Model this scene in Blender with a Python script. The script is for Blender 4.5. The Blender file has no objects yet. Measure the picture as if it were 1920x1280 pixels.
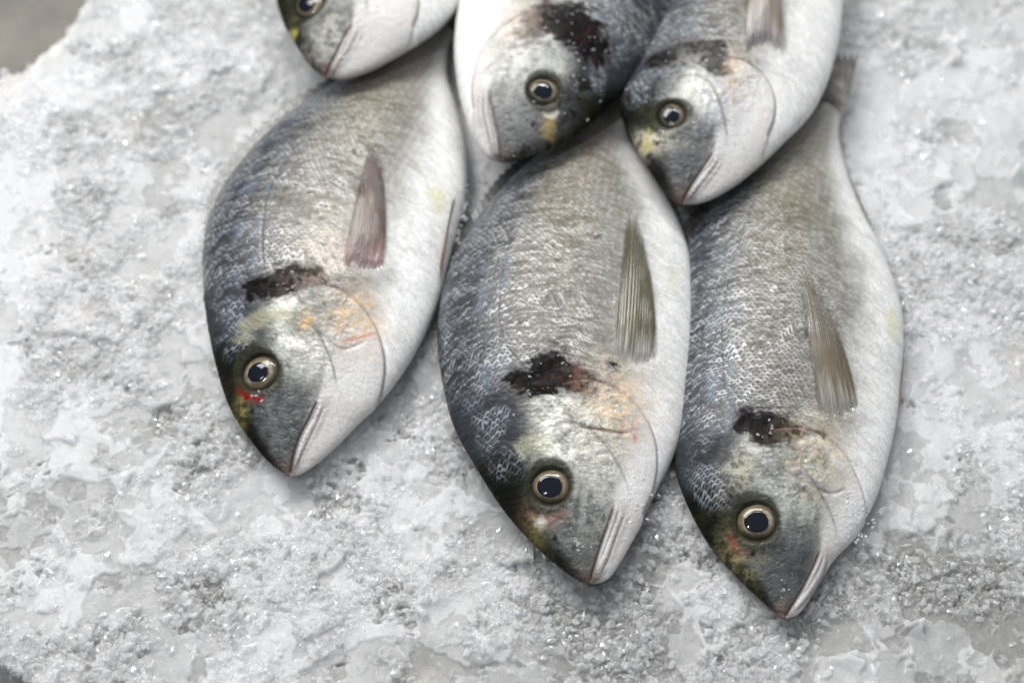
import bpy, math
import numpy as np
from mathutils import Vector

# ------------------------------------------------------------------ camera
TH = math.radians(32.0)
DIST, LENS, SENS = 0.93, 60.0, 36.0
scene = bpy.context.scene
cd = bpy.data.cameras.new('camera')
cam = bpy.data.objects.new('camera', cd)
scene.collection.objects.link(cam)
TGT = np.array([0.0, 0.0, 0.018])
CAM = TGT + np.array([0.0, -DIST * math.sin(TH), DIST * math.cos(TH)])
cam.location = CAM
cam.rotation_euler = (TH, 0, 0)
cd.lens = LENS; cd.sensor_width = SENS
cd.clip_start = 0.02; cd.clip_end = 50
cd.dof.use_dof = True
cd.dof.focus_distance = 0.865
cd.dof.aperture_fstop = 3.7
cd.dof.aperture_blades = 9
scene.camera = cam

# ------------------------------------------------------------------ world and lamps
world = bpy.data.worlds.new('World'); scene.world = world
world.use_nodes = True
wt = world.node_tree
bg = wt.nodes['Background']
# a dim hall with a pale ceiling: brighter overhead, dark towards the horizon
wc = wt.nodes.new('ShaderNodeTexCoord'); ws = wt.nodes.new('ShaderNodeSeparateXYZ'); wr = wt.nodes.new('ShaderNodeValToRGB')
wt.links.new(wc.outputs['Generated'], ws.inputs[0]); wt.links.new(ws.outputs['Z'], wr.inputs[0]); wt.links.new(wr.outputs[0], bg.inputs[0])
wr.color_ramp.elements[0].position = 0.15; wr.color_ramp.elements[0].color = (0.05, 0.052, 0.055, 1)
wr.color_ramp.elements[1].position = 0.95; wr.color_ramp.elements[1].color = (0.40, 0.42, 0.44, 1)
bg.inputs[1].default_value = 1.0

def lamp(name, loc, tgt, sx, sy, power, col=(1, 1, 1)):
    ld = bpy.data.lights.new(name, 'AREA'); ld.shape = 'RECTANGLE'
    ld.size = sx; ld.size_y = sy; ld.energy = power; ld.color = col
    o = bpy.data.objects.new(name, ld); scene.collection.objects.link(o)
    o.location = loc
    d = Vector(tgt) - Vector(loc)
    o.rotation_euler = d.to_track_quat('-Z', 'Y').to_euler()
    return o
lamp('key_lamp', (-0.75, 1.05, 1.75), (0, 0.05, 0), 1.0, 0.6, 36, (1.0, 0.985, 0.96))
lamp('tube_lamp', (0.15, 1.25, 1.9), (0, 0, 0), 0.8, 0.05, 20, (1.0, 0.99, 0.97))
lamp('front_lamp', (-0.55, -0.55, 1.7), (0, 0, 0), 0.06, 0.30, 6.5, (0.96, 0.98, 1.0))

scene.view_settings.view_transform = 'Standard'
scene.view_settings.look = 'None'
scene.view_settings.exposure = -0.06
scene.view_settings.gamma = 1.0
scene.view_settings.use_curve_mapping = False
scene.cycles.use_denoising = True
scene.cycles.max_bounces = 8
scene.cycles.transparent_max_bounces = 8
scene.cycles.sample_clamp_indirect = 4.0
scene.cycles.caustics_reflective = False
scene.cycles.caustics_refractive = False

# ------------------------------------------------------------------ maths helpers
FPX = LENS / SENS * 1920.0
CT, ST = math.cos(TH), math.sin(TH)
def ray(px, py):
    """direction of the line of sight of a point of the 1920x1280 photograph"""
    dx = (px - 960.0) / FPX; dy = (640.0 - py) / FPX
    return np.array([dx, dy * CT + ST, dy * ST - CT])
def at(px, py, z=0.0):
    d = ray(px, py); t = (z - CAM[2]) / d[2]
    return CAM + d * t
def project(P):
    v = P - CAM
    xc = v[..., 0]; yc = v[..., 1] * CT + v[..., 2] * ST; zc = -v[..., 1] * ST + v[..., 2] * CT
    return 960.0 + xc / -zc * FPX, 640.0 - yc / -zc * FPX

def sst(a, b, x):
    t = np.clip((x - a) / (b - a), 0, 1); return t * t * (3 - 2 * t)
_rng = np.random.RandomState(7)
_TAB = _rng.rand(256, 256)
def vnoise(x, y):
    xi = np.floor(x).astype(np.int64); yi = np.floor(y).astype(np.int64)
    fx = x - xi; fy = y - yi
    fx = fx * fx * fx * (fx * (fx * 6 - 15) + 10); fy = fy * fy * fy * (fy * (fy * 6 - 15) + 10)
    x0 = xi & 255; x1 = (xi + 1) & 255; y0 = yi & 255; y1 = (yi + 1) & 255
    a = _TAB[x0, y0]; b = _TAB[x1, y0]; c = _TAB[x0, y1]; d = _TAB[x1, y1]
    return (a + (b - a) * fx) * (1 - fy) + (c + (d - c) * fx) * fy
def fbm(x, y, octv=4, seed=0, gain=0.5):
    """about 0..1, mean .5"""
    s = 0; amp = 1; tot = 0
    x = x + seed * 17.31; y = y + seed * 9.77
    for k in range(octv):
        s = s + amp * vnoise(x, y); tot += amp
        x, y = (x * 0.8 - y * 0.6) * 2.03 + 31.7, (x * 0.6 + y * 0.8) * 2.03 + 11.3
        amp *= gain
    return s / tot
def hash2(i, j, k=0):
    return _TAB[(i * 73 + j * 151 + k * 37) & 255, (i * 19 + j * 89 + k * 101 + 7) & 255]
def facets(x, y, seed=0):
    """random tilted facet per cell"""
    xi = np.floor(x).astype(np.int64); yi = np.floor(y).astype(np.int64)
    f1 = np.full(x.shape, 9.0); h = np.zeros(x.shape)
    for di in (-1, 0, 1):
        for dj in (-1, 0, 1):
            a = xi + di; b = yi + dj
            cx = a + hash2(a, b, seed); cy = b + hash2(a, b, seed + 5)
            d = np.hypot(x - cx, y - cy); near = d < f1
            hh = (hash2(a, b, seed + 21) - 0.5) * (x - cx) + (hash2(a, b, seed + 31) - 0.5) * (y - cy) + 0.5 * (hash2(a, b, seed + 41) - 0.5)
            h = np.where(near, hh, h); f1 = np.where(near, d, f1)
    return h
def worley(x, y, seed=0):
    xi = np.floor(x).astype(np.int64); yi = np.floor(y).astype(np.int64)
    f1 = np.full(x.shape, 9.0); f2 = np.full(x.shape, 9.0); cid = np.zeros(x.shape)
    for di in (-1, 0, 1):
        for dj in (-1, 0, 1):
            a = xi + di; b = yi + dj
            cx = a + hash2(a, b, seed); cy = b + hash2(a, b, seed + 5)
            d = np.hypot(x - cx, y - cy)
            near = d < f1
            f2 = np.where(near, f1, np.minimum(f2, d))
            cid = np.where(near, hash2(a, b, seed + 11), cid)
            f1 = np.where(near, d, f1)
    return f1, f2, cid
def catmull(pts, n):
    P = np.asarray(pts, float)
    seg = np.linalg.norm(np.diff(P, axis=0), axis=1) ** 0.5
    t = np.concatenate([[0], np.cumsum(seg)])
    M = np.zeros_like(P)
    for i in range(len(P)):
        if i == 0: M[i] = (P[1] - P[0]) / (t[1] - t[0])
        elif i == len(P) - 1: M[i] = (P[-1] - P[-2]) / (t[-1] - t[-2])
        else:
            a = (P[i] - P[i-1]) / (t[i] - t[i-1]); b = (P[i+1] - P[i]) / (t[i+1] - t[i])
            M[i] = (a * (t[i+1] - t[i]) + b * (t[i] - t[i-1])) / (t[i+1] - t[i-1])
    q = np.linspace(0, t[-1], n * 4); k = np.clip(np.searchsorted(t, q, 'right') - 1, 0, len(P) - 2)
    h = (t[k+1] - t[k])[:, None]; s = ((q - t[k]))[:, None] / h
    C = ((2*s**3 - 3*s**2 + 1) * P[k] + (s**3 - 2*s**2 + s) * h * M[k] + (-2*s**3 + 3*s**2) * P[k+1] + (s**3 - s**2) * h * M[k+1])
    L = np.concatenate([[0], np.cumsum(np.linalg.norm(np.diff(C, axis=0), axis=1))])
    return C, L
def resample(C, L, f):
    q = f * L[-1]
    return np.stack([np.interp(q, L, C[:, i]) for i in range(C.shape[1])], -1)
def pdist(X, Y, poly):
    """distance to a polyline, signed side (+ left of travel), parameter 0..1"""
    poly = np.asarray(poly, float)
    best = np.full(X.shape, 1e9); side = np.zeros(X.shape); par = np.zeros(X.shape)
    seg = np.linalg.norm(np.diff(poly, axis=0), axis=1); tot = seg.sum(); acc = 0
    for i in range(len(poly) - 1):
        ax, ay = poly[i]; bx, by = poly[i+1] - poly[i]
        l2 = bx*bx + by*by + 1e-18
        t = np.clip(((X-ax)*bx + (Y-ay)*by) / l2, 0, 1)
        ex = X - ax - t*bx; ey = Y - ay - t*by
        d = np.hypot(ex, ey); m = d < best
        best = np.where(m, d, best); side = np.where(m, np.sign(bx*ey - by*ex), side)
        par = np.where(m, (acc + t*seg[i]) / tot, par); acc += seg[i]
    return best, side, par

# ------------------------------------------------------------------ mesh helpers
def grid_mesh(name, P, attrs=None, colour=None, wrap=False, mat=None, parent=None, smooth=True, flip=False):
    """P (nu,nv,3) -> one mesh object; wrap closes the second direction"""
    nu, nv = P.shape[:2]
    idx = np.arange(nu * nv).reshape(nu, nv)
    if wrap:
        idx = np.concatenate([idx, idx[:, :1]], 1)
    q = np.stack([idx[:-1, :-1], idx[1:, :-1], idx[1:, 1:], idx[:-1, 1:]], -1).reshape(-1, 4)
    if flip: q = q[:, ::-1]
    return raw_mesh(name, P.reshape(-1, 3), q, attrs, colour, mat, parent, smooth)
def raw_mesh(name, V, F, attrs=None, colour=None, mat=None, parent=None, smooth=True):
    me = bpy.data.meshes.new(name)
    V = np.ascontiguousarray(V, np.float32); F = np.ascontiguousarray(F, np.int32)
    n = F.shape[1]
    me.vertices.add(len(V)); me.vertices.foreach_set('co', V.ravel())
    me.loops.add(F.size); me.loops.foreach_set('vertex_index', F.ravel())
    me.polygons.add(len(F)); me.polygons.foreach_set('loop_start', np.arange(0, F.size, n, dtype=np.int32))
    try: me.polygons.foreach_set('loop_total', np.full(len(F), n, np.int32))
    except Exception: pass
    me.polygons.foreach_set('use_smooth', np.full(len(F), smooth))
    if colour is not None:
        a = me.attributes.new('tint', 'FLOAT_COLOR', 'POINT')
        c = np.ones((len(V), 4), np.float32); c[:, :3] = colour.reshape(-1, 3); a.data.foreach_set('color', c.ravel())
    for k, v in (attrs or {}).items():
        a = me.attributes.new(k, 'FLOAT', 'POINT'); a.data.foreach_set('value', np.ascontiguousarray(v, np.float32).ravel())
    me.update(); me.validate()
    if mat: me.materials.append(mat)
    o = bpy.data.objects.new(name, me); scene.collection.objects.link(o)
    if parent: o.parent = parent
    return o
def tag(o, label=None, cat=None, group=None, kind=None):
    if label: o['label'] = label
    if cat: o['category'] = cat
    if group: o['group'] = group
    if kind: o['kind'] = kind
    return o

# ------------------------------------------------------------------ materials
def newmat(name):
    m = bpy.data.materials.new(name); m.use_nodes = True
    nt = m.node_tree; b = nt.nodes['Principled BSDF']
    return m, nt, b
def node(nt, typ, **kw):
    n = nt.nodes.new(typ)
    for k, v in kw.items():
        if k in ('i',):
            for kk, vv in v.items(): n.inputs[kk].default_value = vv
        else: setattr(n, k, v)
    return n
def attr(nt, name):
    return node(nt, 'ShaderNodeAttribute', attribute_name=name)
def noise_n(nt, scale, detail=3, rough=0.55, dist=0.0):
    tc = node(nt, 'ShaderNodeTexCoord'); n = node(nt, 'ShaderNodeTexNoise')
    n.inputs['Scale'].default_value = scale; n.inputs['Detail'].default_value = detail
    n.inputs['Roughness'].default_value = rough; n.inputs['Distortion'].default_value = dist
    nt.links.new(tc.outputs['Object'], n.inputs['Vector'])
    return n

def skin_material():
    m, nt, b = newmat('fish_skin'); L = nt.links.new
    c = attr(nt, 'tint'); mt = attr(nt, 'sheen'); rg = attr(nt, 'gloss')
    n1 = noise_n(nt, 900, 3, 0.6)
    mul = node(nt, 'ShaderNodeMapRange', i={1: 0.3, 2: 0.7, 3: 0.82, 4: 1.18})
    L(n1.outputs['Fac'], mul.inputs[0])
    mx = node(nt, 'ShaderNodeVectorMath', operation='SCALE')
    L(c.outputs['Color'], mx.inputs[0]); L(mul.outputs[0], mx.inputs['Scale'])
    L(mx.outputs[0], b.inputs['Base Color'])
    L(mt.outputs['Fac'], b.inputs['Metallic'])
    L(rg.outputs['Fac'], b.inputs['Roughness'])
    b.inputs['Specular IOR Level'].default_value = 0.15
    wt_ = attr(nt, 'wet'); L(wt_.outputs['Fac'], b.inputs['Coat Weight'])
    sp = node(nt, 'ShaderNodeMath', operation='MULTIPLY'); sp.inputs[1].default_value = 0.2
    L(wt_.outputs['Fac'], sp.inputs[0]); L(sp.outputs[0], b.inputs['Specular IOR Level'])
    b.inputs['Coat Roughness'].default_value = 0.06
    b.inputs['Coat IOR'].default_value = 1.31
    b.inputs['Subsurface Weight'].default_value = 0.12
    b.inputs['Subsurface Radius'].default_value = (1.0, 0.6, 0.5)
    b.inputs['Subsurface Scale'].default_value = 0.002
    n2 = noise_n(nt, 1400, 2, 0.5)
    bp = node(nt, 'ShaderNodeBump', i={'Strength': 0.35, 'Distance': 0.0004})
    L(n2.outputs['Fac'], bp.inputs['Height']); L(bp.outputs[0], b.inputs['Normal'])
    n3 = noise_n(nt, 270, 4, 0.6, 1.6)
    bc = node(nt, 'ShaderNodeBump', i={'Strength': 0.55, 'Distance': 0.0013})
    L(n3.outputs['Fac'], bc.inputs['Height']); L(bc.outputs[0], b.inputs['Coat Normal'])
    return m
def fin_material():
    m, nt, b = newmat('fin_membrane'); L = nt.links.new
    c = attr(nt, 'tint'); al = attr(nt, 'cover')
    L(c.outputs['Color'], b.inputs['Base Color']); L(al.outputs['Fac'], b.inputs['Alpha'])
    b.inputs['Roughness'].default_value = 0.3
    b.inputs['Coat Weight'].default_value = 0.9; b.inputs['Coat Roughness'].default_value = 0.07
    n3 = noise_n(nt, 500, 3, 0.6, 0.8)
    bc = node(nt, 'ShaderNodeBump', i={'Strength': 0.9, 'Distance': 0.0010})
    L(n3.outputs['Fac'], bc.inputs['Height']); L(bc.outputs[0], b.inputs['Coat Normal'])
    return m
def eye_material(name, rough=0.2):
    m, nt, b = newmat(name); L = nt.links.new
    c = attr(nt, 'tint'); L(c.outputs['Color'], b.inputs['Base Color'])
    b.inputs['Roughness'].default_value = rough
    b.inputs['Specular IOR Level'].default_value = 0.1; b.inputs['Coat IOR'].default_value = 1.35
    b.inputs['Coat Weight'].default_value = 1.0; b.inputs['Coat Roughness'].default_value = 0.02
    n3 = noise_n(nt, 260, 2, 0.5)
    bc = node(nt, 'ShaderNodeBump', i={'Strength': 0.12, 'Distance': 0.0008})
    L(n3.outputs['Fac'], bc.inputs['Height']); L(bc.outputs[0], b.inputs['Coat Normal'])
    return m
def ice_material():
    m, nt, b = newmat('crushed_ice'); L = nt.links.new
    c = attr(nt, 'tint')
    ns = noise_n(nt, 1100, 4, 0.75); mr = node(nt, 'ShaderNodeMapRange', i={1: 0.25, 2: 0.75, 3: 0.80, 4: 1.18})
    L(ns.outputs['Fac'], mr.inputs[0]); ms = node(nt, 'ShaderNodeVectorMath', operation='SCALE')
    L(c.outputs['Color'], ms.inputs[0]); L(mr.outputs[0], ms.inputs['Scale']); L(ms.outputs[0], b.inputs['Base Color'])
    b.inputs['Roughness'].default_value = 0.45
    b.inputs['IOR'].default_value = 1.31
    b.inputs['Subsurface Weight'].default_value = 1.0
    b.inputs['Subsurface Radius'].default_value = (0.9, 1.0, 1.05)
    b.inputs['Subsurface Scale'].default_value = 0.016
    b.inputs['Coat Weight'].default_value = 1.0; b.inputs['Coat Roughness'].default_value = 0.04
    n1 = noise_n(nt, 600, 5, 0.65)
    bp = node(nt, 'ShaderNodeBump', i={'Strength': 0.6, 'Distance': 0.0009})
    gr = attr(nt, 'grain'); gm = node(nt, 'ShaderNodeMapRange', i={3: 0.10, 4: 0.75}); L(gr.outputs['Fac'], gm.inputs[0]); L(gm.outputs[0], bp.inputs['Strength'])
    L(n1.outputs['Fac'], bp.inputs['Height']); L(bp.outputs[0], b.inputs['Normal'])
    tc = node(nt, 'ShaderNodeTexCoord')
    vo = node(nt, 'ShaderNodeTexVoronoi', i={'Scale': 900.0}); vo.feature = 'F1'
    L(tc.outputs['Object'], vo.inputs['Vector'])
    bc = node(nt, 'ShaderNodeBump', i={'Strength': 0.8, 'Distance': 0.0007})
    L(vo.outputs['Distance'], bc.inputs['Height']); L(bc.outputs[0], b.inputs['Coat Normal'])
    return m
def crystal_material():
    m, nt, b = newmat('clear_ice'); L = nt.links.new
    b.inputs['Base Color'].default_value = (0.84, 0.845, 0.855, 1); b.inputs['Alpha'].default_value = 0.36
    b.inputs['Roughness'].default_value = 0.10
    b.inputs['Specular IOR Level'].default_value = 1.0; b.inputs['Coat Weight'].default_value = 1.0; b.inputs['Coat Roughness'].default_value = 0.03; b.inputs['Coat IOR'].default_value = 1.6
    b.inputs['IOR'].default_value = 1.31
    n1 = noise_n(nt, 500, 3, 0.6)
    bp = node(nt, 'ShaderNodeBump', i={'Strength': 0.5, 'Distance': 0.001})
    L(n1.outputs['Fac'], bp.inputs['Height']); L(bp.outputs[0], b.inputs['Normal'])
    return m
def steel_material():
    m, nt, b = newmat('worn_steel'); L = nt.links.new
    n1 = noise_n(nt, 25, 5, 0.6); n2 = noise_n(nt, 320, 3, 0.7)
    r = node(nt, 'ShaderNodeValToRGB')
    r.color_ramp.elements[0].color = (0.10, 0.092, 0.078, 1); r.color_ramp.elements[0].position = 0.3
    r.color_ramp.elements[1].color = (0.17, 0.16, 0.14, 1); r.color_ramp.elements[1].position = 0.7
    L(n1.outputs['Fac'], r.inputs[0]); L(r.outputs[0], b.inputs['Base Color'])
    b.inputs['Metallic'].default_value = 0.25; b.inputs['Roughness'].default_value = 0.5
    bp = node(nt, 'ShaderNodeBump', i={'Strength': 0.3, 'Distance': 0.001})
    L(n2.outputs['Fac'], bp.inputs['Height']); L(bp.outputs[0], b.inputs['Normal'])
    return m
SKIN = skin_material(); FIN = fin_material(); IRIS = eye_material('eye_iris', 0.25); PUPIL = eye_material('eye_pupil', 0.1)
ICE = ice_material(); CLEAR = crystal_material(); STEEL = steel_material()

# ------------------------------------------------------------------ fish
def n0(X, Y, seed): return 2 * (fbm(X*120, Y*120, 4, seed + 91) - 0.5)
def mixc(c, col, m):
    return c + (np.asarray(col, float) - c) * np.clip(m, 0, 1)[..., None]

GLINT_BEADS = []     # chips added on the skin for wet glints, some as ice specks (world xyz, axis)
FOOT = []      # (world xyz of the lower side) used to press the ice down

def make_fish(spec):
    z0 = spec['z0']; seed = spec['seed']; res = spec.get('res', 1.0)
    slope = spec.get('slope', 0.0)            # rise of the midplane per metre towards the tail
    snout = at(*spec['dorsal'][0], z0); 
    tailc = 0.5 * (at(*spec['dorsal'][-1], z0) + at(*spec['ventral'][-1], z0))
    ax = (tailc - snout)[:2]; SL = np.linalg.norm(ax); ax = ax / SL
    # midplane: z = z0 + slope * distance from snout along axis
    def on_mid(p):
        d = ray(*p); n = np.array([-slope * ax[0], -slope * ax[1], 1.0])
        o = np.array([snout[0], snout[1], z0])
        return CAM + d * (np.dot(o - CAM, n) / np.dot(d, n))
    Dw = np.array([on_mid(p) for p in spec['dorsal']]); Vw = np.array([on_mid(p) for p in spec['ventral']])
    org = 0.5 * (snout + tailc); org[2] = z0 + slope * SL * 0.5
    sgn = 1.0 if (ax[0] * (Dw[len(Dw)//2] - org)[1] - ax[1] * (Dw[len(Dw)//2] - org)[0]) > 0 else -1.0
    # local frame: X snout->tail, Z up
    ex = np.array([ax[0], ax[1], slope]); ex /= np.linalg.norm(ex)
    ez = np.array([0, 0, 1.0]) - ex[2] * ex; ez /= np.linalg.norm(ez); ey = np.cross(ez, ex)
    R = np.stack([ex, ey, ez])                # world->local rows
    loc = lambda P: (np.asarray(P) - org) @ R.T
    wld = lambda Q: np.asarray(Q) @ R + org
    D2, V2 = loc(Dw)[:, :2], loc(Vw)[:, :2]
    CD, LD = catmull(D2, 200); CV, LV = catmull(V2, 200)
    nu, nv = int(760 * res), int(430 * res)
    s = np.linspace(0, 1, nu); f = s ** 1.25 * 0.6 + s * 0.4
    f[0] = 0.0008
    Dp, Vp = resample(CD, LD, f), resample(CV, LV, f)
    W = np.linalg.norm(Dp - Vp, axis=1) / 2
    ker = np.ones(25) / 25; Ws = np.convolve(np.pad(W, 12, 'edge'), ker, 'valid'); Ws = np.minimum(Ws, W * 1.2)
    kT = spec.get('fat', 0.36)
    T = kT * Ws * (1 + 0.45 * np.exp(-Ws / 0.016))
    phi = np.linspace(-np.pi/2, np.pi/2, nv)
    w = np.sin(phi)[None, :]                  # -1 belly .. +1 back
    mid = (Dp + Vp) / 2; half = (Dp - Vp) / 2
    X = mid[:, :1] + half[:, :1] * w; Y = mid[:, 1:] + half[:, 1:] * w
    prof = np.cos(phi)[None, :] ** 1.0
    prof = prof * (1 + 0.10 * np.sin(phi * 2 + 0.4)[None, :])
    Z = T[:, None] * np.maximum(prof, 0)
    Z[:, 0] = 0; Z[:, -1] = 0
    P = np.stack([X, Y, Z], -1)
    # metric coordinates on the skin: a along, b around
    dP = np.linalg.norm(np.diff(P, axis=1), axis=2)
    b = np.concatenate([np.zeros((nu, 1)), np.cumsum(dP, 1)], 1); b = b - b[:, nv//2:nv//2+1]
    a = np.broadcast_to((mid[:, 0] - mid[0, 0])[:, None], b.shape)
    S = a / SL
    wv = np.broadcast_to(w, b.shape)
    # photograph point -> local point on the upper skin
    step = max(1, nu // 220)
    sub = P[::step, ::step]; wx, wy = project(wld(sub.reshape(-1, 3)))
    subf = sub.reshape(-1, 3)
    def loc_pt(p):
        k = np.argmin((wx - p[0])**2 + (wy - p[1])**2)
        # linear correction in the mid plane
        ex_ = (p[0] - wx[k]) ; ey_ = (p[1] - wy[k])
        q0 = wld(subf[k]); q1 = CAM + ray(*p) * ((q0[2] - CAM[2]) / ray(*p)[2])
        return loc(q1)[:2]
    def poly(ps, n=10):
        q = np.array([loc_pt(p) for p in ps])
        if len(q) > 2:
            C, Lc = catmull(q, 30); q = resample(C, Lc, np.linspace(0, 1, max(n, len(q) * 2)))
        return q
    mpp = SL / math.hypot(spec['dorsal'][0][0] - (spec['dorsal'][-1][0] + spec['ventral'][-1][0]) / 2, spec['dorsal'][0][1] - (spec['dorsal'][-1][1] + spec['ventral'][-1][1]) / 2)
    px = mpp                                    # metres per photograph pixel, about

    # ---- features in local coordinates
    eye = loc_pt(spec['eye']); er = spec['eye_r'] * px
    gill = poly(spec['gill'], 24)
    gd, gs, gp = pdist(X, Y, gill)
    # head side: smaller X than the gill curve
    g0 = gill[0]; g1 = gill[-1]; gt = gill[-1] - gill[-4]; gt = gt / np.linalg.norm(gt)
    gext = np.concatenate([[g0 + np.array([-0.012, sgn * 0.10])], [g0 + np.array([-0.002, sgn * 0.012])], gill, [g1 + gt * 0.01 + np.array([-0.004, 0])], [g1 + gt * 0.02 + np.array([-0.06, -sgn * 0.03])]])
    ed_, es_, ep_ = pdist(X, Y, gext)
    e1_, e2_, _ = pdist(eye[:1], eye[1:], gext)
    sdh = ed_ * es_ * e2_[0]
    soft = 0.0006 + 0.010 * sst(0.003, 0.02, gd - ed_)
    head = sst(-0.0008, 0.0008, sdh)            # 1 on the head
    headw = sst(-1, 1, (sdh + 0.008 * (fbm(X*110, Y*110, 3, seed + 80) - 0.5) * sst(0.0008, 0.004, soft)) / soft)
    warp = (fbm(X*60, Y*60, 3, seed) - 0.5)
    warp2 = (fbm(X*60, Y*60, 3, seed + 3) - 0.5)
    fine = fbm(X*500, Y*500, 3, seed + 1) - 0.5
    med = fbm(X*140, Y*140, 4, seed + 2) - 0.5

    # ---- scales
    sa, sb = 0.0019, 0.0030
    A = a + warp * 0.010 + 0.0012 * warp2 + 0.02 * (wv**2) ; B = b + warp2 * 0.006
    row = np.floor(A / sa).astype(np.int64)
    own = np.zeros(A.shape, bool); sh = np.zeros(A.shape); sid = np.zeros(A.shape); sid2 = np.zeros(A.shape); sid3 = np.zeros(A.shape)
    for k in (-2, -1, 0):
        r = row + k
        ca = r * sa; off = (r & 1) * 0.5
        col = np.floor(B / sb - off + 0.5).astype(np.int64); cb = (col + off) * sb
        da = (A - ca) / (sa * 2.05); db = (B - cb) / (sb * 0.72)
        d = np.sqrt(da**2 + db**2)
        m = (~own) & (d < 1)
        sh = np.where(m, d**2, sh)
        h1 = hash2(r, col, seed); h2 = hash2(r, col, seed + 50); h3 = hash2(r, col, seed + 90)
        tl = (h1 - 0.5) * 2.0 * da + (h2 - 0.5) * 2.6 * db
        sid = np.where(m, h1, sid); sid2 = np.where(m, tl, sid2); sid3 = np.where(m, h3, sid3)
        own |= m
    edge = sst(0.55, 0.98, sh)
    # ---- relief
    body = 1 - head
    back = sst(0.05, 0.75, wv)
    scale_amt = body * (0.45 + 0.75 * sst(-0.55, 0.2, wv)) * (1 - 0.5 * sst(0.75, 1.0, S))
    cheek = head * sst(-0.7, -0.3, wv) * sst(er * 1.4, er * 2.6, np.hypot(X - eye[0], Y - eye[1])) * sst(-0.004, 0.012, X - eye[0])
    nape = head * sst(0.35, 0.6, wv) * sst(0.0, 0.015, X - eye[0])
    scale_amt = np.clip(scale_amt + 0.55 * np.maximum(cheek * 0.8, nape), 0, 1.1)
    disp = scale_amt * (0.00010 * sh + 0.00005 * sid2 + 0.00005 * fine + 0.00006 * (fbm(A*640, B*170, 2, seed + 5) - 0.5))
    ridge = 1 - np.abs(2 * fbm(X*330, Y*210, 4, seed + 97) - 1) * 2.2
    disp += (0.00010 + 0.00020 * head) * med + 0.0007 * warp * (1 - 0.3 * head) + 0.00034 * ridge * head * (0.4 + 0.6 * sst(-0.6, -0.3, wv))
    # gill cover: raised rim, groove behind it
    taper = sst(0.0, 0.08, gp) * 1.0
    disp += head * 0.0020 * np.exp(-(gd / 0.012)**2) * taper
    disp -= 0.0012 * np.exp(-(gd / 0.0011)**2) * taper
    # preopercle line
    if 'preop' in spec:
        pd, ps, pp = pdist(X, Y, poly(spec['preop'], 16))
        disp -= 0.0007 * np.exp(-(pd / 0.0009)**2) * sst(0, .15, pp) * sst(0, .15, 1 - pp)
    # second plate of the gill cover, behind the eye down to the jaw corner
    mc = loc_pt(spec['mouth'][0])
    pq = np.array([eye + np.array([2.9*er, sgn*0.9*er]), eye + np.array([3.7*er, -sgn*0.6*er]), eye + np.array([3.5*er, -sgn*2.0*er]), 0.5*(eye + np.array([2.4*er, -sgn*3.0*er])) + 0.5*(mc + np.array([1.6*er, -sgn*0.9*er])), mc + np.array([0.7*er, -sgn*1.0*er])])
    Cq, Lq = catmull(pq, 30); pq = resample(Cq, Lq, np.linspace(0, 1, 20))
    qd, qs, qp = pdist(X, Y, pq); q2 = pdist(eye[:1], eye[1:], pq)[1][0]
    qt = sst(0, 0.2, qp) * sst(0, 0.2, 1 - qp)
    disp += 0.0007 * np.exp(-(qd / 0.005)**2) * sst(-0.0006, 0.0006, qd * qs * q2) * qt - 0.0005 * np.exp(-(qd / 0.0009)**2) * qt
    # eye socket
    de = np.hypot(X - eye[0], Y - eye[1])
    disp += 0.0009 * np.exp(-((de - er * 1.45) / (er * 0.35))**2)
    disp -= 0.0030 * sst(er * 1.20, er * 0.85, de)
    # mouth
    mo = poly(spec['mouth'], 20); md, ms, mp = pdist(X, Y, mo)
    disp -= 0.0014 * np.exp(-(md / 0.0007)**2) * sst(0, 0.1, mp)
    mx_ = poly(spec['maxilla'], 20); xd, xs, xp = pdist(X, Y, mx_)
    mwid = 0.0042 * (1 - 0.65 * xp)
    disp += 0.0008 * np.exp(-(xd / mwid)**2)
    mlay = np.sin(xd * xs * 1900 + 4 * xp + 5 * warp2) * np.exp(-(xd / (mwid * 1.3))**2) * sst(0, 0.15, xp)
    disp += 0.00022 * mlay
    # where the upper jaw ends: local y of the mouth line against local x, carried on behind the corner
    mo_s = mo[np.argsort(mo[:, 0])]; mlast = mo_s[-1]
    lx = np.concatenate([[mo_s[0, 0] - 0.02], mo_s[:, 0], [mlast[0] + 0.012, mlast[0] + 0.06]])
    ly = np.concatenate([[mo_s[0, 1]], mo_s[:, 1], [mlast[1] - sgn * 0.001, mlast[1] - sgn * 0.012]])
    below = (np.interp(X, lx, ly) - Y) * sgn          # > 0 on the lower jaw and throat
    jw = 0.0006 + 0.30 * np.maximum(X - mlast[0], 0)
    chin = sst(-1, 1, (below + 0.5 * jw * n0(X, Y, seed)) / jw)
    # nostrils
    no = loc_pt(spec['nostril']); nd = np.hypot((X - no[0]) / 1.5, Y - no[1])
    disp -= 0.0012 * np.exp(-(nd / 0.0009)**2)
    # lateral line
    la = poly(spec['lateral'], 40); ld, ls_, lp = pdist(X, Y, la)
    latm = np.exp(-(ld / 0.0007)**2) * body
    disp -= 0.0002 * latm
    bd, bs, bp_ = pdist(X, Y, poly(spec['blotch'], 16)); br = spec['blotch_r'] * px
    disp -= 0.0012 * np.exp(-(bd / (br * 0.7))**2) * (0.7 + 1.2 * med)
    if spec.get('fins'):
        fr_ = np.array([loc_pt(p) for p in spec['fins'][0]['root_px']]); rd_, rs_, rp_ = pdist(X, Y, fr_)
        disp += 0.0008 * np.exp(-(rd_ / 0.0065)**2)
    # fade relief to nothing at the rims so that both shells meet
    rim = np.sin(np.clip((np.pi/2 - np.abs(phi)) / 0.14, 0, 1) * np.pi/2)[None, :]
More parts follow.
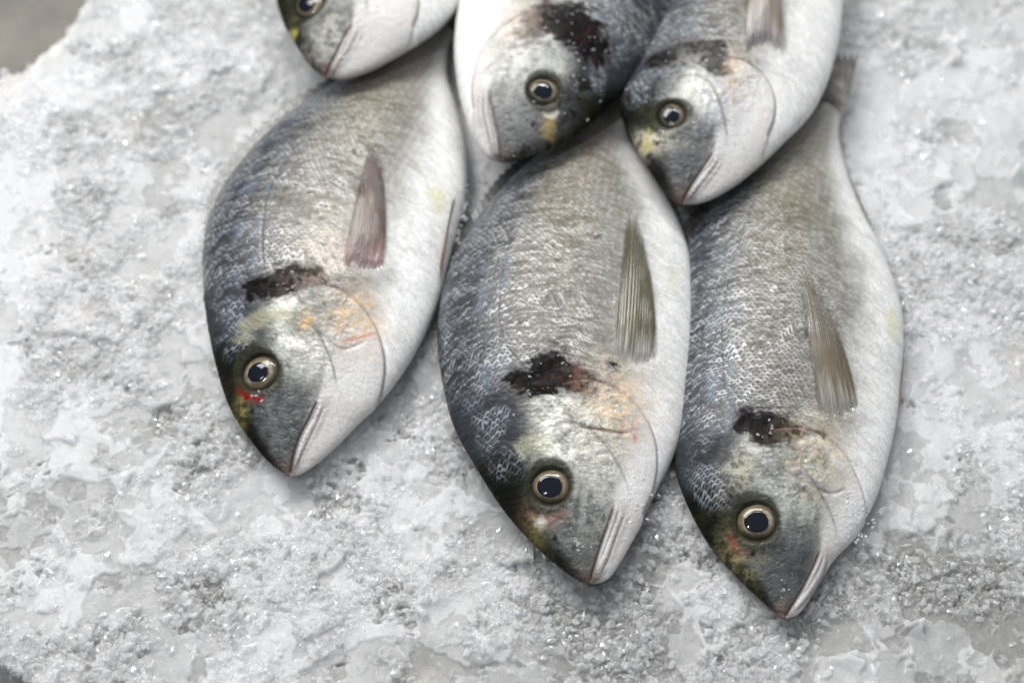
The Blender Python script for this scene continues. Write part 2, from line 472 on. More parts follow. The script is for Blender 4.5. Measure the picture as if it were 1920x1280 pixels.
    disp = disp * rim * sst(0, 0.01, s)[:, None]
    Nu = np.gradient(P, axis=0); Nv = np.gradient(P, axis=1)
    N = np.cross(Nu, Nv) ; N /= np.linalg.norm(N, axis=2, keepdims=True) + 1e-12
    N *= np.sign(N[nu//2, nv//2, 2])
    N[:, 0] = 0; N[:, -1] = 0
    Pup = P + N * disp[..., None]

    # ---- colour
    n_big = fbm(X*35, Y*35, 4, seed + 8) - 0.5
    streak = 0.75 * (fbm(A*800, B*190, 3, seed + 9) - 0.5) + 0.35 * (fbm(A*420, B*90, 2, seed + 19) - 0.5)
    rows = fbm(A*90, B*420, 3, seed + 12) - 0.5
    t = wv + 0.22 * n_big + 0.06 * med * 2
    belly = np.array([0.83, 0.83, 0.825]); tn = spec.get('tone', 0.88); side = np.array([0.29, 0.285, 0.26]) * tn; mids = np.array([0.130, 0.122, 0.104]) * tn; dark = np.array(spec.get('dark', (0.036, 0.045, 0.062)))
    c = np.zeros(P.shape) + belly
    tb = t + 0.25 * sst(0.25, 0.0, np.abs(S - 0.0))
    bl = spec.get('belly', -0.45)
    c = mixc(c, side, sst(bl - 0.20, bl + 0.28, t))
    c = mixc(c, mids, sst(bl + 0.30, 0.15, t) * (0.75 + 0.5 * n_big))
    # rosy/olive tinge
    c = mixc(c, (0.30, 0.27, 0.20), body * 0.45 * sst(-0.3, 0.1, t) * sst(0.9, 0.3, t) * sst(0.35, 0.75, S))
    c = mixc(c, dark, sst(0.12, 0.78, t + 0.20 * sst(0.5, 0.1, S)) * 0.92)
    # scale by scale light and dark
    amt = body * sst(bl - 0.1, bl + 0.5, t)
    c = c * (1 + amt * ((sid - 0.5) * 0.22 + (sid3 - 0.5) * 0.22 + streak * 1.05 + rows * 0.35))[..., None]
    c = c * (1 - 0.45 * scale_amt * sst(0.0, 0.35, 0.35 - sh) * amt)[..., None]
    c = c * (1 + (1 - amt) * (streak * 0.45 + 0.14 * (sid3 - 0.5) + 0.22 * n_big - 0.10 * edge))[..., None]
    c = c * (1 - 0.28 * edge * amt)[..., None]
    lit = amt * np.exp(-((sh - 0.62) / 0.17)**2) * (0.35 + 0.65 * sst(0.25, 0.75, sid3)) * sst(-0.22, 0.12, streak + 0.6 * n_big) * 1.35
    c = mixc(c, (0.72, 0.74, 0.76), np.clip(lit, 0, 1) * 0.55)  # glints painted as a pale crescent on each scale
    # blue sheen between back and side
    c = mixc(c, (0.13, 0.165, 0.225), body * 0.5 * np.maximum(np.exp(-((wv - 0.66) / 0.05)**2), np.exp(-((wv - 0.50) / 0.035)**2)) * sst(0.75, 0.45, S) * sst(0.45, 0.6, fbm(A*70, B*50, 3, seed + 20)) * sst(-0.2, 0.3, S))
    # long rows of brownish dots toward the tail
    rw = 0.5 + 0.5 * np.cos(2 * np.pi * b / 0.0046 + 2.2 * warp)
    c = mixc(c, (0.25, 0.19, 0.10), body * 0.50 * sst(0.45, 0.8, rw) * (0.35 * sst(0.25, 0.4, S) + 0.65 * sst(0.50, 0.8, S)) * sst(-0.65, -0.3, wv) * sst(0.7, 0.4, wv) * (0.6 + 0.6 * (1 - edge)))
    # lateral line
    c = mixc(c, (0.05, 0.06, 0.08), latm * 0.5 * sst(0.75, 0.3, lp) * sst(0.35, 0.6, fbm(X*150, Y*150, 3, seed + 95)))
    c = mixc(c, (0.44, 0.43, 0.39), 0.65 * sst(0.74, 0.98, S) * body)
    # yellow fleck on belly flank
    if 'fleck' in spec:
        q = loc_pt(spec['fleck']); fd = np.hypot((X - q[0]) / 2.2, Y - q[1])
        c = mixc(c, (0.70, 0.70, 0.34), 0.5 * sst(0.0065, 0.0, fd + 0.006 * med * 2))
    # --- head colours
    dx = X - eye[0]; dy = (Y - eye[1]) * sgn         # dy > 0 towards the back
    hc = np.zeros(P.shape) + np.array([0.60, 0.605, 0.555])
    hn = fbm(X*240, Y*240, 4, seed + 30) - 0.5
    hc = mixc(hc, (0.30, 0.315, 0.30), sst(-0.15, 0.45, n_big * 2 + 0.1))
    hc = hc * (1 + hn * 1.5 * (1 - chin) - 0.35 * (1 - chin) * np.exp(-((sh - 0.9) / 0.12)**2))[..., None]
    # snout and cheek below the eye: slate grey
    sn = sst(er * 1.6, -er * 1.2, dx + 0.006 * n_big * 2) * (1 - chin)
    hc = mixc(hc, np.array([0.060, 0.068, 0.073]) , sn * (0.92 + 0.6 * hn))
    # chin and throat: white
    hc = mixc(hc, np.array([0.69, 0.685, 0.68]), chin)
    hc = mixc(hc, (0.66, 0.56, 0.53), chin * 0.25 * sst(0.45, 0.65, fbm(X*60, Y*60, 3, seed + 33)))
    # forehead: almost black olive
    fh = sst(0.20, 0.58, wv - 0.38 * sst(0.004, -0.016, dx) + 0.16 * n_big + 0.10 * sst(0.0, 0.02, -dx) + 0.04 * hn)
    hc = mixc(hc, (0.008, 0.009, 0.007), fh)
    hc = mixc(hc, (0.022, 0.021, 0.009), fh * 0.6 * sst(0.5, 0.7, fbm(X*90, Y*90, 3, seed + 35)))
    npz = sst(0.010, 0.024, dx) * sst(0.25, 0.5, wv); hc = mixc(hc, (0.050, 0.056, 0.066), npz * 0.8)
    cres = np.exp(-((sh - 0.62) / 0.20)**2)
    hc = mixc(hc, (0.44, 0.48, 0.54), nape * cres * (0.3 + 0.7 * sst(0.2, 0.7, sid3)) * sst(0.30, 0.62, fbm(X*110, Y*110, 3, seed + 44)) * sst(1.0, 0.80, wv) * 0.85)  # painted glints on the dark nape scales
    tipm = np.exp(-(np.hypot(X - P[0, nv//2, 0], (Y - P[0, nv//2, 1]) * 0.8) / 0.010)**2)
    hc = mixc(hc, (0.07, 0.065, 0.06), tipm * 0.8 * sst(-0.8, -0.2, wv))
    c = c + (hc - c) * headw[..., None]
    c = c * (1 - 0.30 * np.exp(-(qd / 0.0012)**2) * qt)[..., None]
    # specks on snout
    f1, f2, cid = worley(X*900, Y*900, seed)
    c = c * (1 - 0.55 * head * sst(0.30, 0.12, f1) * (cid > 0.35) * sst(er * 1.2, -er * 0.5, dx) * (1 - chin))[..., None]
    # dark blotch behind the gill opening
    bd, bs, bp_ = pdist(X, Y, poly(spec['blotch'], 16))
    br = spec['blotch_r'] * px
    bend_ = 0.75 + 0.35 * sst(0, 0.35, bp_) * sst(0, 0.35, 1 - bp_)
    bm = sst(1.95, 0.85, bd / (br * bend_) + 2.1 * (fbm(A*300, B*85, 5, seed + 40, 0.6) - 0.5) + 0.5 * fine + 0.25 * (sid3 - 0.5))
    bfade = sst(2.1, 0.6, bd / br + 1.6 * (fbm(X*120, Y*120, 4, seed + 41) - 0.5))
    c = mixc(c, (0.075, 0.07, 0.085), bfade * 0.7)
    bm = np.clip(bm * 1.25, 0, 1); c = mixc(c, (0.005, 0.004, 0.005), bm)
    c = mixc(c, (0.028, 0.010, 0.010), bm * 0.5 * sst(0.50, 0.75, fbm(X*160, Y*160, 3, seed + 42)))
    c = mixc(c, (0.16, 0.15, 0.15), bm * 0.2 * sst(0.66, 0.8, fbm(A*420, B*260, 3, seed + 43)))
    # gill rim
    c = mixc(c, (0.012, 0.008, 0.010), 0.9 * sst(0.0018, 0.0006, gd + 0.0012 * med * 2) * sst(0.45, 0.15, gp))
    c = mixc(c, (0.28, 0.16, 0.15), 0.55 * np.exp(-(gd / 0.0010)**2) * taper)
    # coloured patches
    for (p, rx, ry, col, am) in spec.get('patches', []):
        q = loc_pt(p); e = np.hypot((X - q[0]) / (rx * px), (Y - q[1]) / (ry * px))
        c = mixc(c, col, am * 1.15 * np.exp(-e * e * 0.9) * (0.25 + 1.0 * sst(0.36, 0.62, fbm(X*300, Y*300, 5, seed + 60 + int(p[0]) % 17, 0.7))) if am < 0.96 else sst(1.2, 0.9, e + 0.8 * (fbm(X*200, Y*200, 3, seed + 66) - 0.5)) * am)
    for (ps_, rr, col, am) in spec.get('lines', []):
        dd, _, pp_ = pdist(X, Y, poly(ps_, 16))
        c = mixc(c, col, am * sst(1.2, 0.3, dd / (rr * px) + 1.6 * (fbm(X*220, Y*220, 4, seed + 70 + int(rr), 0.65) - 0.5)) * sst(0, 0.12, pp_) * sst(0, 0.12, 1 - pp_))
    # mouth colours
    c = mixc(c, (0.50, 0.47, 0.46), 0.8 * np.exp(-(xd / mwid)**2) * (0.8 + hn))
    c = mixc(c, (0.24, 0.22, 0.22), 0.7 * sst(-0.05, -0.8, mlay))
    c = mixc(c, (0.14, 0.11, 0.11), 0.85 * np.exp(-(md / 0.0008)**2) * sst(0, 0.1, mp))
    c = mixc(c, (0.22, 0.15, 0.13), 0.65 * np.exp(-(np.hypot(X - P[0, nv//2, 0], Y - P[0, nv//2, 1]) / 0.006)**2))
    # ring round the eye
    dee = de * (1 + 0.12 * np.sin(np.arctan2(dy, dx) * 2 + seed))
    c = mixc(c, (0.030, 0.032, 0.020), 0.93 * sst(er * 1.58, er * 1.30, dee - er * 0.15 * sst(0, er, dy)))
    c = mixc(c, (0.02, 0.015, 0.015), np.exp(-(nd / 0.0010)**2))
    c = np.clip(c, 0.005, 0.90)
    lum = c.mean(2)
    sheen = np.clip(0.02 + 0.17 * amt * sst(0.08, 0.3, lum) + 0.15 * cheek, 0, 0.7) * (1 - bm) * (1 - headw * fh)
    wet = np.clip(0.9 - 0.72 * np.maximum(headw * fh, bm) - 0.25 * headw, 0.1, 1)
    gloss = np.clip(0.12 * np.maximum(headw * fh, bm) + 0.36 + 0.10 * fine + 0.10 * (1 - amt) - 0.05 * lit, 0.2, 0.6)

    # lower shell (coarser relief-free copy), closed mesh by wrapping
    lw = np.arange(nv - 2, 0, -4)
    Lo = P[:, lw].copy(); Lo[..., 2] *= -1
    PP = np.concatenate([Pup, Lo], 1)
    cc = np.concatenate([c, c[:, lw]], 1); sh_ = np.concatenate([sheen, sheen[:, lw]], 1); gl_ = np.concatenate([gloss, gloss[:, lw]], 1)

    root = bpy.data.objects.new(spec['name'], None); scene.collection.objects.link(root)
    root.empty_display_size = 0.02
    from mathutils import Matrix
    Mx = Matrix(((ex[0], ey[0], ez[0], org[0]), (ex[1], ey[1], ez[1], org[1]), (ex[2], ey[2], ez[2], org[2]), (0, 0, 0, 1)))
    root.matrix_world = Mx
    tag(root, spec['label'], 'fish', 'gilthead breams laid out on the crushed ice')
    flip = sgn < 0
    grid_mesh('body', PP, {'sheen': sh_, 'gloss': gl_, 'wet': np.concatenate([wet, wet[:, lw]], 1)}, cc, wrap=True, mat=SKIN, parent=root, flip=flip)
    lowP = P.copy(); lowP[..., 2] *= -1
    FOOT.append(wld(lowP[::2, ::2].reshape(-1, 3)))

    # ---- surface lookup for parts lying on the skin
    flat = Pup[::4, ::4].reshape(-1, 3)
    def skin_z(x, y):
        shp = x.shape; q = np.stack([x.ravel(), y.ravel()], 1); out = np.empty(len(q)); 
        for i in range(0, len(q), 500):
            d = (q[i:i+500, None, 0] - flat[None, :, 0])**2 + (q[i:i+500, None, 1] - flat[None, :, 1])**2
            k = np.argpartition(d, 4, axis=1)[:, :4]
            wgt = 1 / (np.take_along_axis(d, k, 1) + 1e-8)
            out[i:i+500] = (flat[k, 2] * wgt).sum(1) / wgt.sum(1)
        return out.reshape(shp)
    def smooth2(Q, n=6):
        for _ in range(n):
            Q = np.pad(Q, 1, 'edge'); Q = (Q[:-2, 1:-1] + Q[2:, 1:-1] + Q[1:-1, :-2] + Q[1:-1, 2:] + 2 * Q[1:-1, 1:-1]) / 6
        return Q

    rb = np.random.RandomState(seed)
    for (bx, by, rad, cnt) in spec.get('glint_beads', []):
        q = loc_pt((bx, by)); o = rb.normal(0, rad * px * 0.6, (cnt, 2)) * [1.2, 1.0]
        qx, qy = q[0] + o[:, 0], q[1] + o[:, 1]
        for w_ in wld(np.stack([qx, qy, skin_z(qx, qy) + 0.0001], -1)): GLINT_BEADS.append(w_)

    # ---- eye (> pupil)
    k = np.argmin((P[..., 0] - eye[0])**2 + (P[..., 1] - eye[1])**2); ki, kj = np.unravel_index(k, X.shape)
    en = N[ki, kj]; ec = P[ki, kj]
    e1 = np.cross([0, 1.0, 0], en); e1 /= np.linalg.norm(e1); e2 = np.cross(en, e1)
    def dome(rad, bulge, lift, nr=40, na=96, squash=1.0, colf=None):
        r = np.linspace(0.001, 1, nr)[:, None]; an = np.linspace(0, 2*np.pi, na, endpoint=False)[None, :]
        wob = 1 + 0.05 * np.sin(2 * an + seed) + 0.015 * np.sin(3 * an + 2 * seed)
        hz = lift + bulge * (np.sqrt(np.maximum(1 - (r * 0.98)**2, 0)) + 0 * an)
        U = r * rad * wob * np.cos(an) * squash; Vv = r * rad * wob * np.sin(an)
        Q = ec + U[..., None] * e1 + Vv[..., None] * e2 + hz[..., None] * en
        return Q, r + 0 * an, an + 0 * r
    Q, r, an = dome(er * 1.06, er * 0.42, -er * 0.30)
    ic = np.zeros(Q.shape) + np.array([0.20, 0.165, 0.11])
    irn = fbm(r * 4 + 3 * np.cos(an), 3 * np.sin(an) + seed, 4, seed)
    ic = mixc(ic, (0.40, 0.37, 0.29), sst(0.45, 0.65, irn))
    ic = mixc(ic, (0.20, 0.12, 0.05), 0.6 * sst(0.70, 0.78, r) * sst(0.90, 0.82, r))
    ic = mixc(ic, (0.42, 0.37, 0.26), 0.5 * np.exp(-((r - spec.get('pup', 0.62) - 0.04) / 0.035)**2))
    ic = mixc(ic, (0.05, 0.05, 0.035), sst(0.74, 0.95, r + 0.22 * (irn - 0.5) + 0.05 * np.sin(an + seed)))
    ic = ic * spec.get('dull', 0.85)
    ic = ic * (0.75 + 0.5 * fbm(6 * r * np.cos(an) + 9, 6 * r * np.sin(an) + seed, 4, seed + 3))[..., None]
    eo = grid_mesh('eye', Q, None, ic, wrap=True, mat=IRIS, parent=root, flip=False)
    Q, r, an = dome(er * spec.get('pup', 0.62), er * 0.10, er * 0.14); Q = Q - e1 * er * 0.07 * np.sign(e1[0]) + e2 * er * 0.05
    pc = np.zeros(Q.shape) + np.array([0.004, 0.006, 0.013])
    grid_mesh('pupil', Q, None, pc, wrap=True, mat=PUPIL, parent=eo)

    # ---- fins
    def fin(name, root_px, tip_px, rays, col, on_skin=True, base=0.0, lift=0.0012, bend=0.004, cover=(0.95, 0.55), zmid=None, bow=0.0, jag=0.13, skinside=True, plane=False, tcol=None, bcol=None, label=None):
        conv = (lambda p: loc_pt(p)) if on_skin else (lambda p: loc(on_mid(p))[:2])
        ra = np.array([conv(p) for p in root_px]); tb_ = np.array([conv(p) for p in tip_px])
        C1, L1 = catmull(ra, 40) ; C2, L2 = catmull(tb_, 40)
        nc, nl = max(60, rays * 9), 90
        g = np.linspace(0, 1, nc); R1 = resample(C1, L1, g); R2 = resample(C2, L2, g)
        l = np.linspace(0, 1, nl)[:, None]
        g2 = g[None, :] + 0 * l
        jg = 1 - jag * (0.5 - 0.5 * np.cos(2 * np.pi * rays * g))[None, :] - jag * 1.5 * (fbm(g * 9, g * 0 + seed, 3, seed) - 0.3)[None, :]
        ll = l * jg
        FX = R1[None, :, 0] * (1 - ll) + R2[None, :, 0] * ll; FY = R1[None, :, 1] * (1 - ll) + R2[None, :, 1] * ll
        if bow:
            d_ = R2.mean(0) - R1.mean(0); d_ = np.array([d_[1], -d_[0]]) / np.linalg.norm(d_); d_ = d_ * (1 if d_[1] * sgn < 0 else -1)
            bb = bow * np.sin(np.pi * np.clip(ll, 0, 1)) * (0.15 + 0.85 * (g2 if (R1[-1, 1] - R1[0, 1]) * sgn < 0 else 1 - g2))
            FX = FX + d_[0] * bb; FY = FY + d_[1] * bb
        if on_skin: FZ = smooth2(skin_z(FX, FY), 12)
        else: FZ = np.zeros(FX.shape) + (zmid or 0.0)
        rayw = 0.5 + 0.5 * np.cos(2 * np.pi * rays * g2 + 0.8 * (fbm(ll * 3, g2 * 5, 2, seed) - 0.5))
        split = 0.5 + 0.5 * np.cos(4 * np.pi * rays * g2)
        rayc = rayw ** 1.5 * (1 - sst(0.4, 0.9, ll)) + (0.5 * rayw + 0.5 * split) * sst(0.4, 0.9, ll)
        FZ = FZ + base + lift * sst(0, 0.12, ll) + bend * np.sin(np.pi * np.clip(ll, 0, 1)) * 0.5 * (1 - 0.6 * (2 * g2 - 1)**2) + 0.00014 * rayc + 0.0006 * (fbm(ll * 4, g2 * 4, 3, seed) - 0.5)
        FC = np.zeros(FX.shape + (3,)) + np.asarray(col)
        FC = FC * (0.90 + 0.22 * rayc + 0.9 * (fbm(ll * 3, g2 * 60, 3, seed + 2) - 0.5) + 0.8 * (fbm(ll * 3, g2 * 4, 3, seed + 12) - 0.5))[..., None]
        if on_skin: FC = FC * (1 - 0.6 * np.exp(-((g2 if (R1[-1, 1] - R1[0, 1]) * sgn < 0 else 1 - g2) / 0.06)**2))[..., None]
        if tcol is not None: FC = mixc(FC, tcol, sst(0.5, 1.0, ll) * 0.6)
        if bcol is not None: FC = mixc(FC, bcol, sst(0.30, 0.02, ll + 0.25 * (fbm(ll * 2, g2 * 14, 3, seed + 5) - 0.5)))
        cov = cover[0] + (cover[1] - cover[0]) * sst(0.25, 1.0, ll) + 0.12 * (rayc - 0.5) - 0.35 * sst(0.12, 0.0, np.minimum(g2, 1 - g2)) * sst(0.15, 0.5, ll)
        if on_skin: cov = cov * sst(0.0, 0.20, ll + 0.16 * (fbm(ll * 5, g2 * 26, 3, seed + 6) - 0.55)); FZ = FZ - 0.0012 * sst(0.08, 0, ll)
        top = np.stack([FX, FY, FZ], -1); bot = top.copy(); bot[..., 2] -= 0.00030
        ring = np.concatenate([top, bot[:, ::-1]], 1)
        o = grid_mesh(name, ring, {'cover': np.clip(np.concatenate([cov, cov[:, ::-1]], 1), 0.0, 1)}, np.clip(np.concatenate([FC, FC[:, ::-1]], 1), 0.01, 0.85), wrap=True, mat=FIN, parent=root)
        if label: o['label'] = label
        return o
    for fs in spec.get('fins', []):
        fin(**fs)
    return root

BROWN = (0.20, 0.165, 0.125)
specs = []
# A : left fish of the front row
specs.append(dict(name='sea_bream', seed=3, z0=0.018, glint_beads=[(680,482,30,70),(560,512,40,24),(476,742,16,7),(470,420,50,30)], tone=0.72, belly=-0.54, label='left bream of the front row, blood red spot under its eye',
    dorsal=[(541,893),(505,866),(464,817),(433,769),(409,700),(392,624),(381,535),(381,459),(395,400),(424,345),(464,294),(505,250),(546,214),(594,180),(642,150),(700,118),(755,88),(800,62),(826,45)],
    ventral=[(541,893),(562,889),(594,868),(635,832),(670,796),(711,755),(745,713),(780,659),(807,604),(828,549),(842,487),(859,425),(873,370),(876,301),(867,239),(850,184),(838,140),(840,95),(852,62)],
    eye=(487,697), eye_r=26, pup=0.58, gill=[(560,528),(600,532),(640,545),(675,572),(700,605),(716,645),(722,690),(716,735),(705,765)],
    preop=[(560,600),(600,625),(640,655),(690,640)],
    blotch=[(475,540),(510,535),(545,522),(588,516)], blotch_r=16,
    mouth=[(596,750),(580,785),(560,825),(545,885)], maxilla=[(600,752),(590,790),(572,825),(556,868)],
    nostril=(472,772), lateral=[(498,520),(492,470),(494,400),(515,330),(560,270),(640,210),(740,140),(800,90)], fleck=(815,370),
    patches=[((668,600),44,34,(0.74,0.52,0.28),0.75),((640,640),60,45,(0.56,0.53,0.54),0.3),((572,600),14,10,(0.75,0.42,0.08),0.6),
             ((452,772),30,11,(0.30,0.26,0.10),0.6),((620,480),90,50,(0.60,0.50,0.42),0.35)],
    lines=[([(452,706),(458,730),(476,744),(500,736)],11,(0.22,0.004,0.006),1.0),([(452,650),(468,610),(510,592),(560,590)],17,(0.46,0.44,0.30),0.45),([(640,640),(680,632),(708,625)],3,(0.55,0.20,0.15),0.6),([(752,742),(740,770),(712,800)],3,(0.3,0.28,0.26),0.4)],
    fins=[dict(name='pectoral_fin', root_px=[(640,506),(660,516),(692,518),(718,510)], tip_px=[(688,282),(700,268),(712,280),(720,330)], rays=15, col=(0.125,0.080,0.058), bend=0.004, lift=0.0012, bow=0.0015, cover=(0.95,0.40), bcol=(0.36,0.20,0.20), label='reddish brown fan of a fin'),
          dict(name='pelvic_fin', root_px=[(826,545),(822,522),(826,500)], tip_px=[(848,400),(852,368),(858,365)], rays=5, col=(0.30,0.20,0.17), bend=0.002, lift=0.003, cover=(0.95,0.8)),
          dict(name='dorsal_fin', root_px=[(395,440),(420,372),(470,305),(540,238),(640,165),(700,128)], tip_px=[(379,412),(399,336),(446,270),(520,203),(624,136),(688,102)], rays=22, col=(0.16,0.16,0.15), on_skin=False, bend=0, cover=(0.9,0.5), zmid=-0.0012),
          dict(name='tail_fin', root_px=[(820,52),(836,54),(852,66)], tip_px=[(830,-120),(900,-90),(960,-60)], rays=14, col=(0.22,0.21,0.18), on_skin=False, bend=0, cover=(0.95,0.6), zmid=-0.004)]))
# B : middle fish
specs.append(dict(name='sea_bream', seed=11, z0=0.021, belly=-0.60, glint_beads=[(1060,560,48,80),(1190,640,30,120),(1076,1022,12,9),(1040,745,60,36),(1190,950,30,34),(1120,780,50,24),(1160,560,16,24)], label='middle bream of the front row, the largest, with a folded olive side fin',
    dorsal=[(1112,1095),(1080,1084),(1048,1061),(1001,1020),(944,955),(893,876),(850,797),(827,705),(820,631),(830,545),(854,480),(893,416),(944,351),(1001,298),(1056,255),(1100,215),(1128,180),(1140,150)],
    ventral=[(1112,1095),(1138,1086),(1167,1048),(1203,977),(1231,919),(1260,862),(1282,797),(1296,703),(1303,617),(1300,524),(1286,452),(1262,394),(1233,344),(1203,300),(1180,262),(1170,225),(1172,190),(1182,158)],
    eye=(1033,911), eye_r=26, pup=0.66, gill=[(1050,722),(1090,712),(1140,722),(1180,748),(1210,782),(1228,825),(1232,875),(1222,925),(1205,965)],
    preop=[(1060,790),(1110,803),(1150,812),(1190,812)],
    blotch=[(975,712),(1010,712),(1040,692),(1085,712)], blotch_r=20,
    mouth=[(1152,948),(1140,985),(1125,1030),(1108,1085)], maxilla=[(1160,950),(1154,985),(1143,1025),(1126,1070)],
    nostril=(1040,1010), lateral=[(985,690),(945,640),(935,560),(950,470),(1000,380),(1070,290),(1120,220),(1150,170)], fleck=(1266,520),
    patches=[((1160,752),60,44,(0.78,0.60,0.42),0.75),((1150,685),10,12,(0.01,0.01,0.02),0.95),((1188,812),16,5,(0.45,0.14,0.10),0.7),((1130,930),60,60,(0.66,0.66,0.60),0.35),
             ((1022,962),14,22,(0.48,0.20,0.14),0.75),((1005,1000),44,17,(0.17,0.155,0.05),0.5),((1015,975),10,10,(0.70,0.66,0.60),0.6),((1080,713),26,5,(0.25,0.10,0.09),0.5)],
    lines=[([(965,850),(990,835),(1040,830)],18,(0.50,0.50,0.36),0.5),([(1080,798),(1130,804),(1172,812)],3,(0.20,0.14,0.10),0.8),([(1200,820),(1215,880),(1180,940)],26,(0.74,0.74,0.76),0.45)],
    fins=[dict(name='pectoral_fin', root_px=[(1150,682),(1170,694),(1202,696),(1228,684)], tip_px=[(1172,410),(1183,386),(1196,404),(1216,490)], rays=15, col=(0.125,0.110,0.066), bend=0.004, lift=0.0012, bow=0.0015, cover=(0.97,0.45), bcol=(0.42,0.40,0.38), label='olive fan of a fin with pale root'),
          dict(name='dorsal_fin', root_px=[(893,430),(944,365),(1001,312),(1056,268),(1095,235)], tip_px=[(882,400),(925,338),(985,280),(1040,235),(1080,205)], rays=18, col=(0.07,0.072,0.075), on_skin=False, bend=0, cover=(0.97,0.85), zmid=-0.002),
          dict(name='anal_fin', root_px=[(1262,400),(1233,350),(1200,300)], tip_px=[(1255,365),(1228,320),(1192,270)], rays=9, col=(0.14,0.13,0.13), on_skin=False, bend=0, cover=(0.9,0.7), zmid=-0.003),
          dict(name='tail_fin', root_px=[(1136,165),(1160,158),(1184,170)], tip_px=[(1090,-20),(1170,20),(1260,-10)], rays=14, col=(0.22,0.21,0.18), on_skin=False, bend=0, cover=(0.95,0.6), zmid=-0.004)]))
# C : right fish
specs.append(dict(name='sea_bream', seed=23, z0=0.017, belly=-0.62, glint_beads=[(1558,655,26,70),(1575,758,24,60),(1602,960,30,80),(1470,1098,10,7),(1440,812,40,20),(1400,640,50,30),(1550,560,30,24)], label='right bream of the front row with its grey tail fin showing',
    dorsal=[(1468,1161),(1435,1131),(1381,1080),(1331,1022),(1290,948),(1266,880),(1258,800),(1262,700),(1268,600),(1276,510),(1295,430),(1340,372),(1395,322),(1445,275),(1485,240),(1508,215),(1520,190)],
    ventral=[(1468,1161),(1497,1150),(1524,1113),(1556,1060),(1604,1000),(1637,948),(1662,873),(1679,799),(1688,716),(1694,650),(1690,584),(1672,517),(1648,459),(1622,410),(1597,352),(1582,302),(1574,261),(1574,232),(1582,205)],
    eye=(1420,977), eye_r=27, pup=0.62, gill=[(1440,808),(1480,802),(1530,812),(1575,843),(1602,885),(1618,930),(1620,975),(1608,1012)],
    preop=[(1470,880),(1510,905),(1560,925),(1590,915)],
    blotch=[(1400,792),(1430,800),(1475,806)], blotch_r=18,
    mouth=[(1538,1032),(1525,1065),(1508,1100),(1475,1152)], maxilla=[(1545,1035),(1535,1070),(1518,1105),(1495,1138)],
    nostril=(1412,1040), lateral=[(1385,780),(1360,720),(1352,640),(1362,540),(1390,440),(1430,350),(1490,280),(1535,220)], fleck=(1666,600),
    patches=[((1530,850),60,40,(0.70,0.58,0.42),0.55),((1385,1045),42,30,(0.28,0.25,0.14),0.6),((1392,1010),14,14,(0.40,0.02,0.02),0.75),((1385,880),34,22,(0.55,0.53,0.42),0.6)],
    lines=[([(1490,880),(1530,905),(1560,930)],3,(0.22,0.24,0.32),0.6),([(1600,900),(1612,960),(1575,1020)],22,(0.76,0.76,0.78),0.5),([(1500,815),(1530,812),(1550,822)],9,(0.05,0.04,0.04),0.7)],
    fins=[dict(name='pectoral_fin', root_px=[(1536,786),(1560,792),(1588,788),(1610,774)], tip_px=[(1494,500),(1500,480),(1515,510),(1560,590)], rays=15, col=(0.135,0.110,0.070), bend=0.005, lift=0.0012, bow=0.001, cover=(0.95,0.38), bcol=(0.42,0.39,0.36), label='olive brown fan of a fin sloping across the flank'),
          dict(name='pelvic_fin', root_px=[(1680,800),(1686,775),(1690,750)], tip_px=[(1690,680),(1696,640),(1698,632)], rays=5, col=(0.34,0.25,0.20), bend=0.002, lift=0.001, cover=(0.95,0.8), on_skin=False, zmid=-0.002),
          dict(name='anal_fin', root_px=[(1640,460),(1615,405),(1590,345),(1582,318)], tip_px=[(1648,468),(1632,412),(1604,352),(1590,322)], rays=9, col=(0.12,0.115,0.11), on_skin=False, bend=0, cover=(0.95,0.8), zmid=-0.001),
          dict(name='dorsal_fin', root_px=[(1276,540),(1295,445),(1345,385),(1400,335)], tip_px=[(1266,520),(1280,425),(1325,362),(1385,310)], rays=16, col=(0.10,0.09,0.09), on_skin=False, bend=0, cover=(0.95,0.8), zmid=-0.001),
          dict(name='tail_fin', root_px=[(1518,205),(1550,200),(1582,222)], tip_px=[(1440,50),(1530,108),(1606,116)], rays=15, col=(0.11,0.10,0.085), on_skin=False, bend=0, cover=(1,0.97), zmid=0.007, tcol=(0.03,0.028,0.03))]))
# D : top left
specs.append(dict(name='sea_bream', seed=31, z0=0.046, res=0.6, label='top left bream cut by the frame, lying over the tail of the left one',
    dorsal=[(612,144),(582,122),(556,86),(535,50),(520,8),(512,-40),(512,-100),(522,-170),(545,-250),(580,-330),(625,-410),(680,-480),(740,-540),(800,-590),(835,-615)],
    ventral=[(612,144),(642,147),(690,133),(740,107),(790,76),(830,46),(862,8),(890,-40),(915,-110),(930,-190),(935,-280),(930,-370),(915,-450),(895,-520),(882,-570),(880,-600)],
    eye=(578,8), eye_r=18, gill=[(700,-95),(730,-80),(765,-50),(782,-15),(785,20),(775,50)],
    blotch=[(620,-110),(650,-120),(690,-115)], blotch_r=22,
    mouth=[(662,45),(645,72),(628,105),(612,140)], maxilla=[(668,50),(655,80),(640,108),(625,136)],
    nostril=(560,70), lateral=[(620,-120),(600,-200),(640,-330),(760,-500)],
    patches=[((620,70),40,30,(0.55,0.54,0.48),0.5)],
    lines=[([(556,28),(549,50),(552,80)],6,(0.56,0.52,0.16),0.8)],
    fins=[dict(name='pectoral_fin', root_px=[(745,-130),(770,-120),(800,-120)], tip_px=[(760,-330),(775,-340),(800,-300)], rays=12, col=BROWN, cover=(1,0.6)),
          dict(name='tail_fin', root_px=[(830,-605),(855,-615),(882,-592)], tip_px=[(840,-770),(900,-730),(990,-720)], rays=12, col=(0.22,0.21,0.18), on_skin=False, bend=0, cover=(0.95,0.6))]))
